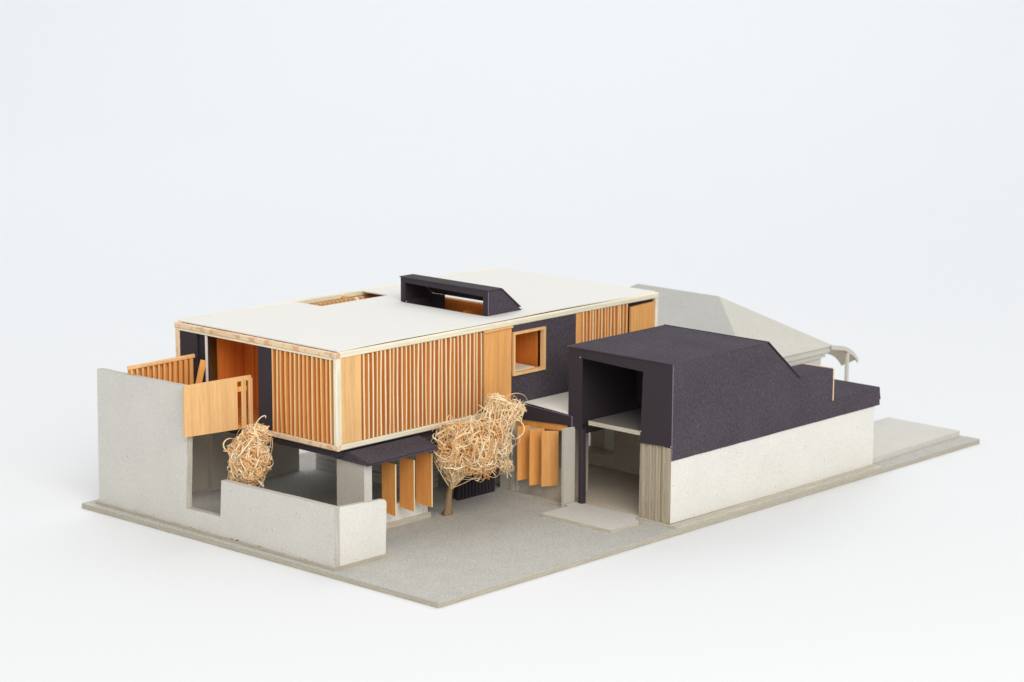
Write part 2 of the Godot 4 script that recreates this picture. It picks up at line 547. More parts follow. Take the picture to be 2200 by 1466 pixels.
	for k in 14:
		var v := 0.1258 + k * (0.1748 - 0.1258) / 13.0 + rng.randf_range(-0.0003, 0.0003)
		put("slat", strip(P(0.0442, v, 0.0561), P(0.0442, v + rng.randf_range(-0.0006, 0.0006), 0.1043), P(0, 1, 0), 0.0011, 0.0042, "veneer_deep" if k % 2 else "veneer_orange", 0.0003, 6, "veneer_light" if k % 4 else "pale_wood_warm"), t)
	put("dark_panel", sheet([P(0.0426, 0.1757, 0.0561), P(0.0426, 0.1874, 0.0561), P(0.0426, 0.1872, 0.1043), P(0.0426, 0.1760, 0.1043)], P(0.0012, 0, 0), "black_plain"), t)
	put("dark_panel", box(0.0426, 0.0438, 0.2420, 0.2570, 0.0561, 0.1043, "black_plain"), t)
	put("dark_panel", box(0.0446, 0.0456, 0.2338, 0.2470, 0.0575, 0.1050, "black_plain"), t)  # black sheet standing in for the dark of a deep gap
	put("thin_post", strip(P(0.0428, 0.2330, 0.0561), P(0.0428, 0.2332, 0.1043), P(0, 1, 0), 0.0012, 0.0014, "roof_card"), t)
	for k in 5:   # boards of the recess wall
		var va := 0.1860 + k * 0.0090
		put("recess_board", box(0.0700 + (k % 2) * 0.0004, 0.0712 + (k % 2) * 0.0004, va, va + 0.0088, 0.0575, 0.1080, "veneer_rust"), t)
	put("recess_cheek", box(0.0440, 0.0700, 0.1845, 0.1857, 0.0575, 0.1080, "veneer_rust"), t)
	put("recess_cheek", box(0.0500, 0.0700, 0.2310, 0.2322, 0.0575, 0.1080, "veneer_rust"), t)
	# inside and back
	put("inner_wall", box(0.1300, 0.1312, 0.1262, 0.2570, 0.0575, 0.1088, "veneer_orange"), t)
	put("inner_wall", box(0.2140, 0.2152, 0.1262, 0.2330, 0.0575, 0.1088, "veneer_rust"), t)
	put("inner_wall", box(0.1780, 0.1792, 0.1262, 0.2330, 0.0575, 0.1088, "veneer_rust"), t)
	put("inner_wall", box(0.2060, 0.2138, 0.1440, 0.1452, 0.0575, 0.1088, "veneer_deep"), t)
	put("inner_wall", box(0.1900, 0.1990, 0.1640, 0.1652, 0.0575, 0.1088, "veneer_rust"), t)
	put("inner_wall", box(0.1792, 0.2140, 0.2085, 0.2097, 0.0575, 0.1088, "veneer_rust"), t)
	put("back_wall", box(0.0450, 0.3200, 0.2592, 0.2604, 0.0561, 0.1064, "veneer_orange"), t)
	put("end_wall", box(0.3215, 0.3227, 0.1235, 0.2592, 0.0561, 0.1062, "veneer_orange"), t)
	for k in 17:
		var u := 0.1330 + k * 0.0036
		put("slat", strip(P(u, 0.2560, 0.0575), P(u, 0.2560, 0.1068 if k != 12 else 0.1088), P(1, 0, 0), 0.0014 if k != 12 else 0.0026, 0.0036, "veneer_light", 0.0003), t)
	put("cross_beam", strip(P(0.1720, 0.2350, 0.1052), P(0.1860, 0.2568, 0.1052), Vector3.UP, 0.003, 0.0016, "pale_wood"), t)
	# roof dormer: thin black card, open towards the left
	var d := put("roof_dormer", sheet([P(0.1822, 0.2118, 0.1097), P(0.1822, 0.2118, 0.1252), P(0.1822, 0.1366, 0.1252), P(0.1822, 0.1366, 0.1097), P(0.1822, 0.1412, 0.1097), P(0.1822, 0.1412, 0.1212), P(0.1822, 0.2084, 0.1222), P(0.1822, 0.2084, 0.1097)], P(0.0010, 0, 0), "black_plain"), t, "black dormer standing on the white roof")
	put("cap", sheet([P(0.1817, 0.1360, 0.1252), P(0.1935, 0.1360, 0.1252), P(0.1935, 0.2124, 0.1252), P(0.1817, 0.2124, 0.1252)], P(0, 0, 0.0006), "black_soft"), d)
	put("slope", sheet([P(0.1935, 0.1360, 0.1250), P(0.2100, 0.1360, 0.1120), P(0.2100, 0.2124, 0.1120), P(0.1935, 0.2124, 0.1250)], P(0.0004, 0, 0.0005), "black"), d)
	put("cheek", sheet([P(0.1832, 0.1366, 0.1097), P(0.2117, 0.1366, 0.1100), P(0.1935, 0.1366, 0.1246), P(0.1832, 0.1366, 0.1252)], P(0, 0.0008, 0), "black"), d)
	put("cheek", sheet([P(0.1832, 0.2110, 0.1097), P(0.2117, 0.2110, 0.1100), P(0.1935, 0.2110, 0.1246), P(0.1832, 0.2110, 0.1252)], P(0, 0.0008, 0), "black_plain"), d)
	put("lining", box(0.1835, 0.2046, 0.2068, 0.2076, 0.0980, 0.1112, "black_plain"), d)
	put("lining", box(0.2047, 0.2055, 0.1960, 0.2076, 0.0980, 0.1130, "black_plain"), d)
	put("white_edge", box(0.1812, 0.1817, 0.1358, 0.1362, 0.1097, 0.1250, "black_edge"), d)
	# balcony: two timber balustrades and a floor between them
	var b := put("balcony", sheet([P(0.0066, 0.2035, 0.0556), P(0.0416, 0.1930, 0.0556), P(0.0416, 0.2570, 0.0556), P(0.0066, 0.2570, 0.0556)], P(0, 0, 0.0014), "veneer_deep"), t, "timber balcony behind the tall grey wall end")
	put("panel", sheet([P(-0.0010, 0.2012, 0.0552), P(0.0325, 0.1940, 0.0556), P(0.0325, 0.1940, 0.0862), P(-0.0010, 0.2012, 0.0850)], P(0.0003, 0.0016, 0), "veneer_light"), b)
	put("top_rail", strip(P(0.0325, 0.1948, 0.0849), P(0.0416, 0.1930, 0.0851), Vector3.UP, 0.0028, 0.0018, "veneer_light"), b)
	put("lower_rail", strip(P(0.0325, 0.1948, 0.0790), P(0.0390, 0.1938, 0.0790), Vector3.UP, 0.0030, 0.0010, "veneer_orange"), b)
	put("slat", strip(P(0.0366, 0.1934, 0.0560), P(0.0366, 0.1934, 0.0845), P(1, 0, 0), 0.0030, 0.0014, "veneer_light"), b)
	put("slat", strip(P(0.0410, 0.1925, 0.0560), P(0.0410, 0.1925, 0.0850), P(1, 0, 0), 0.0026, 0.0018, "veneer_light"), b)
	put("top_rail", strip(P(0.0036, 0.2577, 0.0868), P(0.0410, 0.2422, 0.0912), Vector3.UP, 0.0022, 0.0026, "veneer_light", 0.0003), b)
	put("backing", sheet([P(0.0050, 0.2592, 0.0570), P(0.0416, 0.2440, 0.0570), P(0.0416, 0.2440, 0.0900), P(0.0050, 0.2592, 0.0858)], P(0.0003, 0.0009, 0), "veneer_orange"), b)
	for k in 12:
		var x := k / 11.5
		var at := P(0.0052, 0.2572, 0.0570).lerp(P(0.0400, 0.2425, 0.0570), x)
		put("slat", strip(at, at + P(0.0006, 0.0, 0.0288 + 0.0042 * x), P(1, -0.4, 0), 0.0012 if k < 8 else 0.0022, 0.0028, "veneer_orange", 0.0002, 6, "veneer_light" if k < 8 else "veneer"), b)
	put("leaning_strip", strip(P(0.0240, 0.2250, 0.0600), P(0.0265, 0.2165, 0.0940), P(0.7, -0.7, 0), 0.0036, 0.0008, "veneer_orange"), b)


# ------------------------------------------------------------------ open ground floor under the house
func ground_floor() -> void:
	var p := thing("canopy_porch", "porch under the slatted house with a black awning and hanging timber fins", "porch", P(0.085, 0.118, -0.0004))
	var g := -0.0004
	# awning: thin black wedge with a bevelled lip
	var prof := [P(0.0500, 0.1320, 0.0462), P(0.0500, 0.1320, 0.0484), P(0.0500, 0.1200, 0.0516), P(0.0500, 0.1055, 0.0484), P(0.0500, 0.1034, 0.0460), P(0.0500, 0.1075, 0.0456)]
	var aw := put("awning", sheet(prof, P(0.0560, 0, 0), "black"), p)
	put("lip", strip(P(0.0497, 0.1037, 0.0468), P(0.1064, 0.1055, 0.0468), P(0, -0.7, 0.7), 0.0030, 0.0008, "black"), aw)
	put("lintel", box(0.0570, 0.1140, 0.1216, 0.1236, 0.0405, 0.0455, "veneer_orange"), p)
	# fins
	var fins := [[0.0764, 0.0782, 0.0108, 0.0412], [0.0913, 0.0925, 0.0108, 0.0412], [0.1058, 0.1057, 0.0106, 0.0424]]
	for f in fins:
		put("fin", sheet([P(f[0], 0.1095, f[2]), P(f[1], 0.1222, f[2] + 0.0004), P(f[1], 0.1222, f[3]), P(f[0], 0.1095, f[3])], P(0.0010, 0, 0), "veneer_fin", "pale_wood_warm"), p)
	put("pier", box(0.0512, 0.0572, 0.1085, 0.1310, g, 0.0456, "board_dull", "board", "u"), p)  # left face in duller card: shade of that side put into the colour
	put("sill_wall", box(0.0574, 0.1140, 0.1252, 0.1282, 0.0026, 0.0122, "board_cream"), p)
	put("sill_block", box(0.1140, 0.1184, 0.1252, 0.1330, 0.0026, 0.0090, "board"), p)
	put("base_strip", sheet([P(0.0574, 0.1232, g), P(0.1192, 0.1232, g), P(0.1192, 0.1340, g), P(0.0574, 0.1340, g)], P(0, 0, 0.0030), "board", "edge", 0.0002), p)
	put("jamb", box(0.1140, 0.1180, 0.1300, 0.1330, 0.0090, 0.0455, "board_dull"), p)
	put("dark_panel", box(0.0600, 0.0640, 0.1340, 0.1360, 0.0026, 0.0455, "black_plain"), p)

	var b := thing("stacked_card_block", "block of stacked grey card layers carrying the middle of the house", "pier", P(0.163, 0.215, g))
	var h := g
	while h < 0.046:
		var th := rng.randf_range(0.0030, 0.0050)
		if h + th > 0.0460:
			th = 0.0482 - h
		var a := rng.randf_range(-0.0007, 0.0007)
		var c := rng.randf_range(-0.0007, 0.0007)
		put("card_layer", box(0.1532 + a, 0.1734 + c, 0.1705 + c, 0.2600 + a, h + 0.0001, h + th - 0.0002, "board", "board"), b)
		h += th

	var y := thing("yard_wall", "grey card wall behind the straw tree under the house", "wall", P(0.09, 0.265, g))
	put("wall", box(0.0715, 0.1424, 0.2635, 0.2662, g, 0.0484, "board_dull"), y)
	put("wall", box(0.0600, 0.0790, 0.2700, 0.2727, g, 0.0484, "board_dull"), y)
	put("wall_end", box(0.0478, 0.0640, 0.2730, 0.2757, g, 0.0484, "board_dull"), y)
	put("timber_edge", box(0.0462, 0.0476, 0.2660, 0.2756, g, 0.0484, "veneer_rust"), y)

	var r := thing("dark_ribbed_gate", "black corrugated card gate beside the straw tree trunk", "gate", P(0.174, 0.14, g))
	put("core", box(0.1600, 0.1905, 0.1404, 0.1440, g, 0.0470, "black_plain"), r)
	for k in 11:
		var u := 0.1590 + k * 0.0030
		put("rib", strip(P(u, 0.1396, g), P(u + rng.randf_range(-0.0003, 0.0003), 0.1396, 0.0470), P(1, 0, 0), rng.randf_range(0.0017, 0.0023), 0.0034, "black_plain", 0.0002), r)

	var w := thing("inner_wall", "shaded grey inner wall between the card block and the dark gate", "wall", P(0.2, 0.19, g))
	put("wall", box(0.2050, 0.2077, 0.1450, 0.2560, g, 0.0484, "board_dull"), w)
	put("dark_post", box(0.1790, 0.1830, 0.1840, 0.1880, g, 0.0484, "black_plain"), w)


# ------------------------------------------------------------------ flat-roofed link between house and workshop
func annex() -> void:
	var g := -0.0004
	var t := thing("link_building", "low link with white flat roof and three hanging timber shutters", "building", P(0.21, 0.105, g))
	put("roof", sheet([P(0.1980, 0.0860, 0.0546), P(0.3000, 0.0860, 0.0546), P(0.3000, 0.1212, 0.0566), P(0.1980, 0.1212, 0.0566)], P(0, 0, 0.0006), "terrace_card"), t)
	put("fascia", sheet([P(0.1966, 0.0820, 0.0484), P(0.1966, 0.1350, 0.0455), P(0.1966, 0.1350, 0.0562), P(0.1966, 0.0820, 0.0541)], P(0.0012, 0, 0), "black_plain", "black_edge"), t)
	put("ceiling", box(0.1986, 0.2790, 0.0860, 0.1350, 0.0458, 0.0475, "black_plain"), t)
	put("lintel", sheet([P(0.1975, 0.0860, 0.0443), P(0.1975, 0.1290, 0.0412), P(0.1975, 0.1290, 0.0458), P(0.1975, 0.0860, 0.0482)], P(0.0016, 0, 0), "veneer_orange"), t)
	put("pier", box(0.1885, 0.1985, 0.0806, 0.0824, g, 0.0478, "board", "board_dull"), t)
	put("frame_strip", box(0.1955, 0.1985, 0.1282, 0.1305, g, 0.0460, "board_dull"), t)
	put("frame_strip", box(0.1942, 0.1962, 0.0825, 0.0858, g, 0.0470, "board_brown_shade"), t)
	put("low_panel", box(0.1990, 0.2005, 0.0860, 0.1275, g, 0.0200, "board_dull"), t)
	put("panel_joint", box(0.1976, 0.1988, 0.1262, 0.1278, g, 0.0130, "board"), t)
	put("base_strip", sheet([P(0.1935, 0.0780, g), P(0.1935, 0.1400, g), P(0.1990, 0.1400, g), P(0.1990, 0.0780, g)], P(0, 0, 0.0012), "edge", "edge", 0.0002), t)
	put("recess_wall", box(0.1965, 0.1985, 0.1306, 0.1400, g, 0.0460, "board_dull"), t)
	put("back_panel", box(0.2240, 0.2256, 0.0936, 0.1300, g, 0.0456, "board_dull"), t)
	# shutters standing open, each a thin board hung from the lintel
	var sh := [[0.1186, 0.1150], [0.1086, 0.1032], [0.0988, 0.0918]]
	for k in 3:
		var a: float = sh[k][0]
		var c: float = sh[k][1]
		var low: float = [0.0098, 0.0086, 0.0096][k]
		put("shutter", sheet([P(0.1890, a, low), P(0.1962, c, low + 0.0008), P(0.1962, c, 0.0438), P(0.1890, a, [0.0434, 0.0428, 0.0440][k])], P(0.0003, 0.0009, 0), "veneer_fin" if k < 2 else "veneer", "veneer_light"), t)


# ------------------------------------------------------------------ black workshop with white base wall
func workshop() -> void:
	var g := -0.0004
	var t := thing("dark_workshop", "black card building with sloped back roof above a long cream wall", "building", P(0.30, 0.045, g))
	# front frame, roof, side
	put("front_frame", sheet([P(0.1980, 0.0858, 0.0468), P(0.1980, 0.0858, 0.0958), P(0.1980, 0.0064, 0.0958), P(0.1980, 0.0064, 0.0474), P(0.1980, 0.0300, 0.0462), P(0.1980, 0.0283, 0.0888), P(0.1980, 0.0757, 0.0904), P(0.1980, 0.0757, 0.0468)], P(0.0012, 0, 0), "black_plain", "", 0.00005), t)
	put("roof", sheet([P(0.1974, 0.0060, 0.0959), P(0.2877, 0.0060, 0.0962), P(0.2885, 0.0872, 0.0962), P(0.1974, 0.0866, 0.0959)], P(0, 0, 0.0007), "black", "black", 0.00006), t)
	put("side_wall", sheet([P(0.1981, 0.0060, 0.0392), P(0.1981, 0.0060, 0.0960), P(0.2876, 0.0060, 0.0960), P(0.3190, 0.0060, 0.0708), P(0.3557, 0.0060, 0.0702), P(0.3557, 0.0060, 0.0506), P(0.4076, 0.0060, 0.0510), P(0.4080, 0.0060, 0.0397)], P(0, 0.0006, 0), "black", "black", 0.00008), t)
	put("corner_trim", box(0.1977, 0.1981, 0.0057, 0.0062, 0.0394, 0.0958, "black_edge"), t)
	put("roof_slope", sheet([P(0.2877, 0.0055, 0.0967), P(0.3205, 0.0055, 0.0702), P(0.3205, 0.0872, 0.0702), P(0.2885, 0.0872, 0.0967)], P(0.0003, 0, 0.0006), "black", "black_plain"), t)
	put("step_roof", sheet([P(0.3196, 0.0062, 0.0703), P(0.3560, 0.0062, 0.0700), P(0.3560, 0.0295, 0.0700), P(0.3196, 0.0295, 0.0703)], P(0, 0, 0.0006), "black"), t)
	put("step_end", box(0.3552, 0.3558, 0.0068, 0.0290, 0.0510, 0.0699, "black_plain"), t)
	put("copper_edge", strip(P(0.3563, 0.0059, 0.0506), P(0.3563, 0.0059, 0.0706), P(1, 0, 0), 0.0007, 0.0006, "copper"), t)
	put("copper_edge", strip(P(0.3563, 0.0062, 0.0709), P(0.3563, 0.0295, 0.0706), P(1, 0, 0), 0.0010, 0.0006, "copper"), t)
	put("step_back", box(0.3200, 0.3552, 0.0290, 0.0296, 0.0510, 0.0700, "black_plain"), t)
	put("low_roof", sheet([P(0.3200, 0.0066, 0.0500), P(0.4076, 0.0066, 0.0505), P(0.4076, 0.0440, 0.0505), P(0.3200, 0.0440, 0.0500)], P(0, 0, 0.0006), "black"), t)
	put("end_flap", sheet([P(0.4078, 0.0070, 0.0512), P(0.4078, 0.0440, 0.0512), P(0.4098, 0.0440, 0.0430), P(0.4098, 0.0070, 0.0430)], P(0.0006, 0, 0), "black_plain"), t)
	# inside of the open front
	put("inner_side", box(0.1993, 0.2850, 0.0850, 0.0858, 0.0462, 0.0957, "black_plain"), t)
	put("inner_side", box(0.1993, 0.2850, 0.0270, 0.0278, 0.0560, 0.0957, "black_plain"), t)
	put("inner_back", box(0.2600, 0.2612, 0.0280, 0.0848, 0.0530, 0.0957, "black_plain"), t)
	put("upper_floor", sheet([P(0.1992, 0.0072, 0.0504), P(0.1992, 0.0708, 0.0504), P(0.2850, 0.0708, 0.0504), P(0.2850, 0.0072, 0.0504)], P(0, 0, 0.0026), "board_shaded_slab", "edge", 0.00008), t)  # top coloured dark to stand for the shade inside the box
	put("beam", box(0.2060, 0.2790, 0.0810, 0.0848, 0.0420, 0.0462, "black_plain"), t)
	put("column", strip(P(0.1996, 0.0757, 0.0016), P(0.2004, 0.0768, 0.0470), P(1, 0, 0), 0.0040, 0.0036, "black_plain"), t)
	# torn white paper at a few black corners
	for q in [[0.1972, 0.0835, 0.0500], [0.1974, 0.0760, 0.0905], [0.3566, 0.0058, 0.0507], [0.1978, 0.0290, 0.0530], [0.1976, 0.0062, 0.0475], [0.1974, 0.0862, 0.0620]]:
		var c := P(q[0], q[1], q[2])
		put("paper_fleck", sheet([c, c + P(0, 0.0006, 0.0001), c + P(0, 0.0004, 0.0007)], P(0.0002, 0, 0), "roof_card"), t)
	# ground floor
	put("white_wall", sheet([P(0.1983, 0.0066, 0.0018), P(0.4030, 0.0066, 0.0010), P(0.4030, 0.0066, 0.0465), P(0.1983, 0.0066, 0.0465)], P(0, 0.0028, 0), "board_cream", "edge_up"), t)
	put("plinth", sheet([P(0.1972, 0.0008, g), P(0.4040, 0.0008, g), P(0.4040, 0.0310, g), P(0.1972, 0.0310, g)], P(0, 0, 0.0018), "edge", "edge", 0.00012), t)
	put("end_wall", box(0.4000, 0.4028, 0.0096, 0.0430, 0.0014, 0.0500, "board"), t)
	put("back_wall", box(0.2850, 0.4000, 0.0430, 0.0458, 0.0014, 0.0500, "board"), t)
	# pier of card strips on edge
	var at := 0.0096
	while at < 0.0308:
		var wide := minf(rng.randf_range(0.0009, 0.0030), 0.0314 - at)
		var front := 0.1985 + rng.randf_range(-0.0005, 0.0016)
		put("card_strip", sheet([P(front, at + 0.0001, 0.0015), P(front, at + wide - 0.00015, 0.0015), P(front + rng.randf_range(-0.0004, 0.0004), at + wide - 0.00015, 0.0464), P(front + rng.randf_range(-0.0004, 0.0004), at + 0.0001, 0.0466)], P(0.0140, 0, 0), "edge_up", "edge_up", 0.0001, 0.004), t)
		at += wide
	put("back_panel", box(0.2780, 0.2806, 0.0310, 0.1178, 0.0017, 0.0500, "board_brown_shade"), t)
	put("low_box", box(0.2780, 0.2925, 0.1180, 0.1500, 0.0014, 0.0090, "board_brown_shade"), t)
	put("recess_back", box(0.2926, 0.2950, 0.1178, 0.1500, 0.0014, 0.0500, "board_brown_shade"), t)
	put("pale_reveal", box(0.2915, 0.2925, 0.1290, 0.1370, 0.0091, 0.0480, "board_cream"), t)
	# floor slab that runs out of the opening as a platform
	put("platform", sheet([P(0.1645, 0.0228, g), P(0.1645, 0.0768, g), P(0.1880, 0.0770, g), P(0.1900, 0.0800, g), P(0.1994, 0.0800, g), P(0.1994, 0.0314, g), P(0.1960, 0.0314, g), P(0.1900, 0.0232, g)], P(0, 0, 0.0021), "board", "edge", 0.0001), t)
	put("inner_floor", sheet([P(0.1995, 0.0314, g), P(0.2779, 0.0314, g), P(0.2779, 0.1500, g), P(0.2080, 0.1500, g), P(0.2080, 0.0801, g), P(0.1995, 0.0801, g)], P(0, 0, 0.0020), "board_brown_shade"), t)  # browner than the platform: indoor shade and warm bounce put into colour


# ------------------------------------------------------------------ pale hipped building at the back
func hip_building() -> void:
	var g := -0.0004
	var t := thing("hipped_building", "plain pale card building with a big hipped roof at the back", "building", P(0.44, 0.2, g))
	var a := P(0.3900, 0.0985, 0.0550)
	var b := P(0.4863, 0.0985, 0.0550)
	var c := P(0.4863, 0.2960, 0.0550)
	var d := P(0.3900, 0.2960, 0.0550)
	var r := P(0.4393, 0.1616, 0.0875)
	var s := P(0.4405, 0.2355, 0.0875)
	put("roof_slope", sheet([a, b, r], (b - a).cross(r - a).normalized() * -0.0006 * signf((b - a).cross(r - a).y), "board_back"), t)
	put("roof_slope", sheet([a, r, s, d], Vector3(0, -0.0006, 0), "board_shaded_slope"), t)  # shaded side of the roof, painted in with darker card
	put("roof_slope", sheet([b, c, s, r], Vector3(0, -0.0006, 0), "board_back"), t)
	put("roof_slope", sheet([c, d, s], Vector3(0, -0.0006, 0), "board_back"), t)
	put("fascia", box(0.3915, 0.4850, 0.0998, 0.2946, 0.0505, 0.0542, "board_back"), t)
	put("fascia_step", box(0.3940, 0.4825, 0.1020, 0.2924, 0.0470, 0.0504, "board_back"), t)
	put("wall", box(0.3960, 0.4800, 0.1040, 0.2900, g, 0.0469, "board_back"), t)
	# small curled porch roof on a post
	var edge_line := []
	for k in 11:
		var x := k / 10.0
		edge_line.append(P(0.4835 + 0.0320 * x, 0.0975, 0.0556 - 0.0052 * x - 0.0085 * pow(x, 4.0)))
	var low := []
	for k in 11:
		low.append((edge_line[10 - k] as Vector3) - Vector3.UP * 0.0030)
	put("porch_roof", sheet(edge_line + low, P(0, 0.0010, 0), "board_back"), t)
	var st := start()
	for k in 10:
		var a0: Vector3 = (edge_line[k] as Vector3) + P(0, 0.0010, 0)
		var a1: Vector3 = (edge_line[k + 1] as Vector3) + P(0, 0.0010, 0)
		var drop := P(0, 0.0130, -0.0065)
		quad(st, a0, a1, a1 + drop, a0 + drop, Vector3.UP)
		var dn := Vector3.DOWN * 0.0006
		quad(st, a0 + dn, a1 + dn, a1 + drop + dn, a0 + drop + dn, Vector3.DOWN)
	put("porch_soffit", done(st, "board_brown_shade"), t)  # brown colour paints the shade on the underside of the porch roof
	put("porch_post", strip(P(0.5030, 0.0985, g), P(0.5035, 0.0985, 0.0478), P(1, 0, 0), 0.0026, 0.0022, "board_back"), t)


# ------------------------------------------------------------------ trees of wood wool
func ribbon(st: SurfaceTool, pts: Array, wide: float, thick: float, twist: float) -> void:
	var prev := []
	var side := Vector3(rng.randf_range(-1, 1), rng.randf_range(-1, 1), rng.randf_range(-1, 1))
	for k in pts.size():
		var p: Vector3 = pts[k]
		var along: Vector3 = ((pts[mini(k + 1, pts.size() - 1)] as Vector3) - pts[maxi(k - 1, 0)]).normalized()
		side = (side - along * side.dot(along)).normalized()
		side = side.rotated(along, twist)
		var up := along.cross(side)
		var e := 1.0 if k > 0 and k < pts.size() - 1 else 0.5
		var now := [p + side * wide * e, p + up * thick * e, p - side * wide * e, p - up * thick * e, side, up]
		if k > 0:
			for i in 4:
				var j := (i + 1) % 4
				var sa: float = [1, 1, -1, -1][i]
				var sb: float = [1, 1, -1, -1][j]
				var n: Vector3 = ((now[4] as Vector3) * (0.35 if i == 0 or i == 3 else -0.35) + (now[5] as Vector3) * (1.0 if i < 2 else -1.0)).normalized()
				quad(st, prev[i], prev[j], now[j], now[i], n)
		prev = now


func inside(lobes: Array, p: Vector3) -> float:
	var best := 9.0
	for l in lobes:
		best = minf(best, (p - (l[0] as Vector3)).length() / float(l[1]))
	return best


func tangle(lobes: Array, count: int, wide: float, steps: int, step: float, loose: float, curl := 0.14) -> SurfaceTool:
	var st := start()
	var total := 0.0
	for l in lobes:
		total += pow(l[1], 2.0)
	for k in count:
		var pick := rng.randf() * total
		var l = lobes[0]
		for q in lobes:
			pick -= pow(q[1], 2.0)
			if pick <= 0:
				l = q
				break
		var dir := Vector3(rng.randfn(), rng.randfn(), rng.randfn()).normalized()
		var p: Vector3 = l[0] + dir * float(l[1]) * pow(rng.randf(), 0.4)
		var go := dir.cross(Vector3(rng.randfn(), rng.randfn(), rng.randfn())).normalized()
		var bend := Vector3(rng.randfn(), rng.randfn(), rng.randfn()) * curl
		var stray := rng.randf() < loose
		var pts := [p]
		var len_ := rng.randi_range(int(steps * 0.5), steps)
		for s in len_:
			if rng.randf() < 0.10:
				bend = Vector3(rng.randfn(), rng.randfn(), rng.randfn()) * curl * 1.4
			if rng.randf() < 0.05:
				go = (go + Vector3(rng.randfn(), rng.randfn(), rng.randfn()) * 0.6).normalized()
			var turn := bend.cross(go)
			go = (go + turn).normalized()
			var far := inside(lobes, p)
			if far > (1.15 if stray else 0.86):
				var near: Vector3 = lobes[0][0]
				var bd := 9.0
				for q in lobes:
					var dd := (p - (q[0] as Vector3)).length() / float(q[1])
					if dd < bd:
						bd = dd
						near = q[0]
				go = (go + (near - p).normalized() * (0.65 if not stray else 0.35)).normalized()
			p += go * step
			pts.append(p)
		ribbon(st, pts, wide * rng.randf_range(0.55, 1.35), wide * rng.randf_range(0.25, 0.5), rng.randf_range(-0.22, 0.22))
	return st


# strands that run fairly straight across the crown, from one spot of its lobes to another, with a bend or a kink
func chords(st: SurfaceTool, lobes: Array, count: int, wide: float, over: float) -> void:
	for k in count:
		var a = lobes[rng.randi_range(0, lobes.size() - 1)]
		var b = lobes[rng.randi_range(0, lobes.size() - 1)]
		if (a[0] as Vector3).distance_to(b[0]) > 0.022:
			b = a
		var p: Vector3 = a[0] + Vector3(rng.randfn(), rng.randfn(), rng.randfn()).normalized() * float(a[1]) * rng.randf_range(0.65, 1.0)
		var q: Vector3 = b[0] + Vector3(rng.randfn(), rng.randfn(), rng.randfn()).normalized() * float(b[1]) * rng.randf_range(0.65, over)
		var m := p.lerp(q, rng.randf_range(0.3, 0.7)) + Vector3(rng.randfn(), rng.randfn(), rng.randfn()) * p.distance_to(q) * 0.22
		var pts := []
		var kink := rng.randi_range(3, 9)
		var jog := Vector3(rng.randfn(), rng.randfn(), rng.randfn()) * 0.0010
		for s in 13:
			var x := s / 12.0
			pts.append(p.lerp(m, x).lerp(m.lerp(q, x), x) + (jog if s >= kink else jog * (float(s) / kink)))
		ribbon(st, pts, wide * rng.randf_range(0.5, 1.3), wide * rng.randf_range(0.25, 0.5), rng.randf_range(-0.15, 0.15))


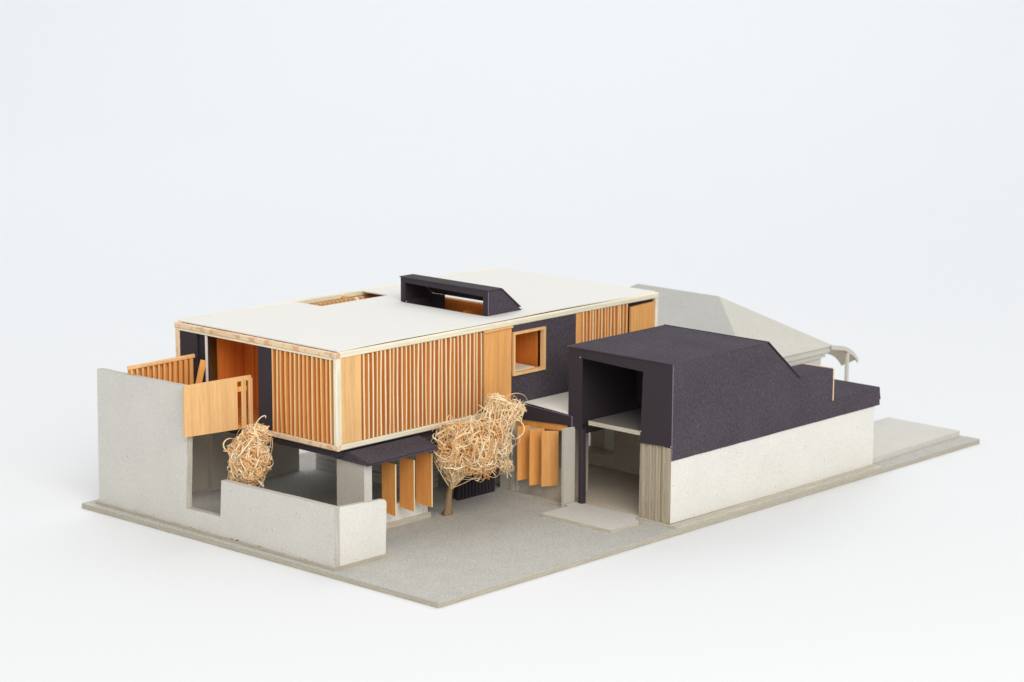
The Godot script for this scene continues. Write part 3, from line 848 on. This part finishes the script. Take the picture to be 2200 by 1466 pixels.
func trees() -> void:
	var g := -0.0004
	# tree in the yard
	var foot := P(0.1302, 0.1215, g)
	var t := thing("straw_tree", "leaning model tree of tangled wood wool on a twisted brown trunk in the yard", "model tree", foot, "model trees of wood wool")
	var st := start()
	var n := 12
	var prev := []
	for k in 13:
		var f := k / 12.0
		var mid := foot.lerp(P(0.1230, 0.1105, 0.0200), f) + Vector3(0.0006 * sin(f * 5.0), 0, 0.0005 * cos(f * 6.0))
		var r := 0.0019 - 0.0004 * f + (0.0014 * pow(1.0 - f, 6.0))
		var ring := []
		for i in n:
			var a := i * TAU / n + f * 2.5
			var rr := r * (1.0 + 0.20 * sin(i * TAU / n * 3.0 + f * 4.0) + rng.randf_range(-0.10, 0.10))
			ring.append(mid + Vector3(cos(a) * rr, 0, sin(a) * rr))
		if k > 0:
			for i in n:
				var j := (i + 1) % n
				var out: Vector3 = (ring[i] - mid as Vector3) + (ring[j] - mid)
				quad(st, prev[i], prev[j], ring[j], ring[i], out.normalized())
		prev = ring
	put("trunk", done(st, "bark"), t)
	var sf := start()
	for k in 7:
		var a := k * TAU / 7
		var p := foot + Vector3(cos(a), 0, sin(a)) * 0.0012 + Vector3.UP * 0.0010
		ribbon(sf, [p + Vector3.UP * 0.0016, p, foot + Vector3(cos(a), 0.06, sin(a)) * rng.randf_range(0.003, 0.0052)], 0.0009, 0.0002, 0.3)
	put("root_flare", done(sf, "bark"), t)
	var lobes := [
		[P(0.1265, 0.0985, 0.0450), 0.0172], [P(0.1150, 0.1020, 0.0510), 0.0112], [P(0.1390, 0.0975, 0.0490), 0.0122],
		[P(0.1350, 0.0985, 0.0350), 0.0112], [P(0.1150, 0.1010, 0.0410), 0.0110],
		[P(0.1470, 0.0980, 0.0560), 0.0085], [P(0.1555, 0.0985, 0.0600), 0.0085], [P(0.1490, 0.0990, 0.0675), 0.0064], [P(0.1655, 0.0980, 0.0610), 0.0064],
		[P(0.1560, 0.0980, 0.0290), 0.0050], [P(0.1550, 0.0980, 0.0390), 0.0052], [P(0.1500, 0.0985, 0.0480), 0.0070],
		[P(0.1215, 0.1055, 0.0300), 0.0052], [P(0.1170, 0.1065, 0.0340), 0.0042]]
	var s1 := tangle(lobes, 150, 0.00030, 22, 0.0019, 0.10, 0.12)
	chords(s1, lobes, 340, 0.00031, 1.04)
	var crown := done(s1, "shaving")
	var s2 := tangle(lobes, 120, 0.00032, 22, 0.0019, 0.12, 0.12)
	chords(s2, lobes, 340, 0.00034, 1.10)
	done(s2, "shaving_pale", crown)
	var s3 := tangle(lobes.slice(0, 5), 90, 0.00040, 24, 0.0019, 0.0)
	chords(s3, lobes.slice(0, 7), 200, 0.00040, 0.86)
	done(s3, "shaving_dark", crown)  # darker strands kept inside: inner shading of the crown put into colour
	# stems from the trunk into the crown
	var ss := start()
	for k in 34:
		var top: Vector3 = lobes[rng.randi_range(0, 4)][0] + Vector3(rng.randf_range(-0.013, 0.013), rng.randf_range(-0.006, 0.004), rng.randf_range(-0.008, 0.008))
		var low := P(0.1230, 0.1105, 0.0185) + Vector3(rng.randf_range(-0.0012, 0.0012), 0, rng.randf_range(-0.0012, 0.0012))
		var mid2 := low.lerp(top, 0.5) + Vector3(rng.randf_range(-0.003, 0.003), rng.randf_range(-0.004, 0.001), rng.randf_range(-0.003, 0.003))
		var pts := []
		for s in 11:
			var x := s / 10.0
			pts.append(low.lerp(mid2, x).lerp(mid2.lerp(top, x), x))
		ribbon(ss, pts, 0.00036, 0.00025, 0.1)
	done(ss, "shaving", crown)
	put("crown", crown, t).set_meta("kind", "stuff")

	# tree behind the low wall
	var foot2 := P(0.0200, 0.1700, g)
	var t2 := thing("straw_tree", "curly wood wool tree rising behind the low end of the grey garden wall", "model tree", foot2, "model trees of wood wool")
	put("trunk", strip(foot2, P(0.0200, 0.1700, 0.0330), P(1, 0, 0), 0.0028, 0.0028, "bark", 0.0006), t2)
	var l2 := [
		[P(0.0200, 0.1690, 0.0520), 0.0095], [P(0.0190, 0.1735, 0.0410), 0.0090], [P(0.0190, 0.1670, 0.0370), 0.0085],
		[P(0.0200, 0.1620, 0.0595), 0.0066], [P(0.0200, 0.1610, 0.0470), 0.0062], [P(0.0195, 0.1785, 0.0475), 0.0062], [P(0.0190, 0.1770, 0.0340), 0.0064]]
	var b1 := tangle(l2, 110, 0.00036, 24, 0.0017, 0.06, 0.20)
	chords(b1, l2, 190, 0.00034, 1.05)
	var c2 := done(b1, "shaving")
	var b2 := tangle(l2, 120, 0.00040, 22, 0.0016, 0.08, 0.24)
	chords(b2, l2, 170, 0.00038, 1.08)
	done(b2, "shaving_pale", c2)
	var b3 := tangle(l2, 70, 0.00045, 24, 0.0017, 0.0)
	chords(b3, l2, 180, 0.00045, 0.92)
	done(b3, "shaving_dark", c2)  # dark core strands paint the shading within this crown too
	put("crown", c2, t2).set_meta("kind", "stuff")
	# a curled shaving, like a small bowl, sits in its lower right
	var bowl := start()
	var cc := P(0.0150, 0.1605, 0.0465)
	var axis := P(-0.60, -0.75, 0.25).normalized()
	var bx := axis.cross(Vector3.UP).normalized()
	var by := bx.cross(axis)
	for i in 6:
		for j in 20:
			var q := []
			for e in [[0, 0], [1, 0], [1, 1], [0, 1]]:
				var ra: float = (0.15 + (i + e[0]) / 6.0 * 1.05)
				var an: float = (j + e[1]) * TAU / 20
				q.append(cc + (bx * cos(an) + by * sin(an)) * 0.0066 * sin(ra) - axis * 0.0050 * cos(ra))
			var nn: Vector3 = (q[1] - q[0] as Vector3).cross(q[2] - q[0]).normalized()
			quad(bowl, q[0], q[1], q[2], q[3], nn if nn.dot(axis) > 0 else -nn)
	put("curled_shaving", done(bowl, "shaving_dark"), t2)
